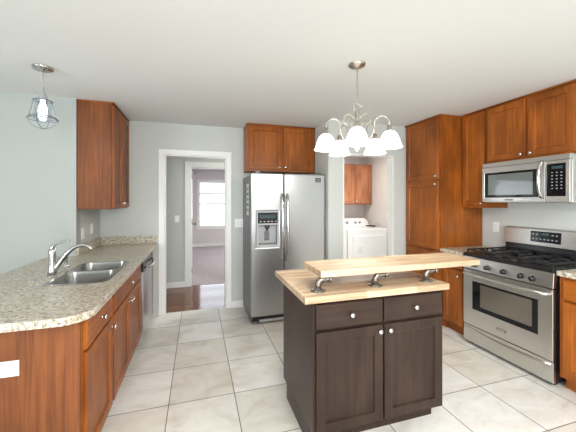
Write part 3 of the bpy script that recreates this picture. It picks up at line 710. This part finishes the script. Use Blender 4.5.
for i in range(5):
    a = fwd+2*PI*i/5; ca, sa = math.cos(a), math.sin(a)
    def R(r, z): return (r*ca, r*sa, z)
    am = B()
    P = bez(R(0.03, -0.545), R(0.10, -0.60), R(0.125, -0.50), R(0.125, -0.45), 8)+bez(R(0.125, -0.45), R(0.125, -0.385), R(0.230, -0.375), R(0.230, -0.475), 12)[1:]
    am.tube(P, 0.0048, 8); arm = obj('arm', am, 'nickel', t)
    sc = bez(R(0.012, -0.41), R(0.05, -0.34), R(0.105, -0.36), R(0.10, -0.42), 8)+bez(R(0.10, -0.42), R(0.095, -0.455), R(0.05, -0.45), R(0.06, -0.41), 6)[1:]
    obj('scroll', B().tube(sc, 0.0035, 6), 'nickel', arm)
    c = R(0.230, 0)
    obj('socket', B().lathe([(0.0, -0.470), (0.016, -0.472), (0.018, -0.50), (0.026, -0.508), (0.026, -0.516), (0, -0.518)], c, 'z', 16), 'nickel', arm)
    pr = [(0.026, -0.512), (0.036, -0.518), (0.050, -0.535), (0.062, -0.560), (0.071, -0.590), (0.081, -0.618), (0.085, -0.625)]
    b = B().lathe(pr+[(r_-0.003, z_-0.0005) for r_, z_ in reversed(pr)], c, 'z', 28, False, False); obj('shade', b, 'shade', arm)
    b = B().lathe([(0.012, -0.518), (0.014, -0.535), (0.028, -0.565), (0.030, -0.585), (0.020, -0.605), (0, -0.612)], c, 'z', 14); obj('bulb', b, 'bulb', arm)
    ld = bpy.data.lights.new('chandelier_light', 'POINT'); ld.energy = 4.2; ld.color = (1.0, 0.95, 0.87); ld.shadow_soft_size = 0.04
    lo = bpy.data.objects.new('chandelier_light', ld); COL.objects.link(lo); lo.parent = t; lo.location = (c[0], c[1], -0.66)

# ------------------------------------------------------------------ pendant
t = thing('pendant_lamp', 'caged glass pendant lamp lit over the peninsula', 'pendant lamp', (-1.10, 2.655, CE))
obj('canopy', B().lathe([(0.066, 0), (0.066, -0.008), (0.058, -0.018), (0.016, -0.022), (0.012, -0.034), (0, -0.034)], n=24), 'chrome', t)
obj('rod', B().tube([(0, 0, -0.03), (0, 0, -0.17)], 0.0045, 8), 'grey_plastic', t)
obj('socket_cap', B().lathe([(0.007, -0.15), (0.012, -0.175), (0.022, -0.205), (0.036, -0.235), (0.040, -0.245), (0.0, -0.245)], n=18), 'grey_plastic', t)
obj('glass_jar', B().lathe([(0.038, -0.246), (0.046, -0.26), (0.052, -0.30), (0.057, -0.365), (0.050, -0.395), (0.02, -0.41), (0, -0.412)], n=20, cap0=False), 'jar', t)
obj('bulb', B().lathe([(0.012, -0.246), (0.014, -0.27), (0.026, -0.295), (0.030, -0.32), (0.022, -0.345), (0, -0.353)], n=16), 'bulb_cool', t)
cg = B()
for (rr, z) in ((0.060, -0.250), (0.082, -0.37), (0.094, -0.385)):
    cg.tube([(rr*math.cos(2*PI*j/28), rr*math.sin(2*PI*j/28), z) for j in range(28)], 0.003, 6, closed=True)
for i in range(8):
    a = 2*PI*i/8; ca, sa = math.cos(a), math.sin(a)
    def R(r, z): return (r*ca, r*sa, z)
    P = [R(0.03, -0.236), R(0.054, -0.245), R(0.068, -0.31), R(0.082, -0.37), R(0.094, -0.385)]
    if i % 2 == 0: P += bez(R(0.094, -0.385), R(0.085, -0.42), R(0.05, -0.452), R(0.002, -0.455), 6)[1:]
    cg.tube(P, 0.0026, 6)
obj('wire_cage', cg, 'side_grey', t)
ld = bpy.data.lights.new('pendant_light', 'POINT'); ld.energy = 1.2; ld.color = (0.93, 0.96, 1.0); ld.shadow_soft_size = 0.03
lo = bpy.data.objects.new('pendant_light', ld); COL.objects.link(lo); lo.parent = t; lo.location = (0, 0, -0.375)

# ------------------------------------------------------------------ laundry room
t = thing('wall_cabinet', 'light cherry wall cabinet on the laundry room back wall', 'cabinet', (2.69, 5.49, 0), 0, 'cherry wall cabinets')
M['cherry_l'] = wood('light_cherry_wood', (0.33, 0.115, 0.05), (0.45, 0.18, 0.085), (0.54, 0.24, 0.12), 0.4)
carcass(t, 0.806, 0.308, 1.37, 2.20, 'cherry_l', toe=False)
cab_door(t, 0.02, 0.392, 1.39, 2.18, 0.37, 1.43, 'cherry_l'); cab_door(t, 0.414, 0.786, 1.39, 2.18, 0.436, 1.43, 'cherry_l')
def machine(name, label, cat, x0, w, knobs):
    t = thing(name, label, cat, (x0, 4.88, 0), 0, 'white laundry machines')
    obj('body', B().box(0, w, 0, 0.74, 0.02, 0.925), 'appliance', t, 0.012)
    for x in (0.04, w-0.09):
        obj('foot', B().box(x, x+0.05, 0.05, 0.10, 0, 0.02), 'grey_plastic', t)
    b = B(); b.loops([[(x, 0.74, 0.925), (x, 0.58, 0.925), (x, 0.66, 1.085-s), (x, 0.74, 1.085-s)] for x, s in ((0.01, 0.03), (0.05, 0), (w-0.10, 0), (w-0.02, 0.05))], smooth=False)
    cs = obj('console', b, 'appliance', t, 0.006)
    for x, rr in knobs:
        b = B().lathe([(rr, 0), (rr, 0.006), (rr*0.8, 0.008), (rr*0.7, 0.03), (0, 0.032)], (x, 0.615, 1.0), '-y', 16); obj('dial', b, 'grey_plastic', cs)
    return t
t = machine('clothes_dryer', 'white clothes dryer seen through the laundry opening', 'dryer', 2.615, 0.83, [(0.31, 0.036), (0.50, 0.026), (0.60, 0.026)])
dd = plate('door', [(0.10, 0.16), (0.735, 0.16), (0.735, 0.80), (0.10, 0.80)], [], -0.014, 0.0, 'appliance', t, 'xz', 0.008)
obj('lint_label', B().box(0.20, 0.29, -0.0155, -0.0135, 0.48, 0.60), 'paper', dd)
machine('washing_machine', 'white washing machine left of the dryer, mostly hidden by the opening', 'washer', 1.92, 0.68, [(0.2, 0.03), (0.45, 0.03)])
b = B(); b.tube([(3.31, 5.40, 0.9395), (3.36, 5.36, 0.9395), (3.40, 5.30, 0.9395), (3.41, 5.22, 0.9395)], 0.0135, 8)
tag(obj('power_plug_cord', b, 'rubber'), 'short black cord lying on the right corner of the dryer top', 'cord')
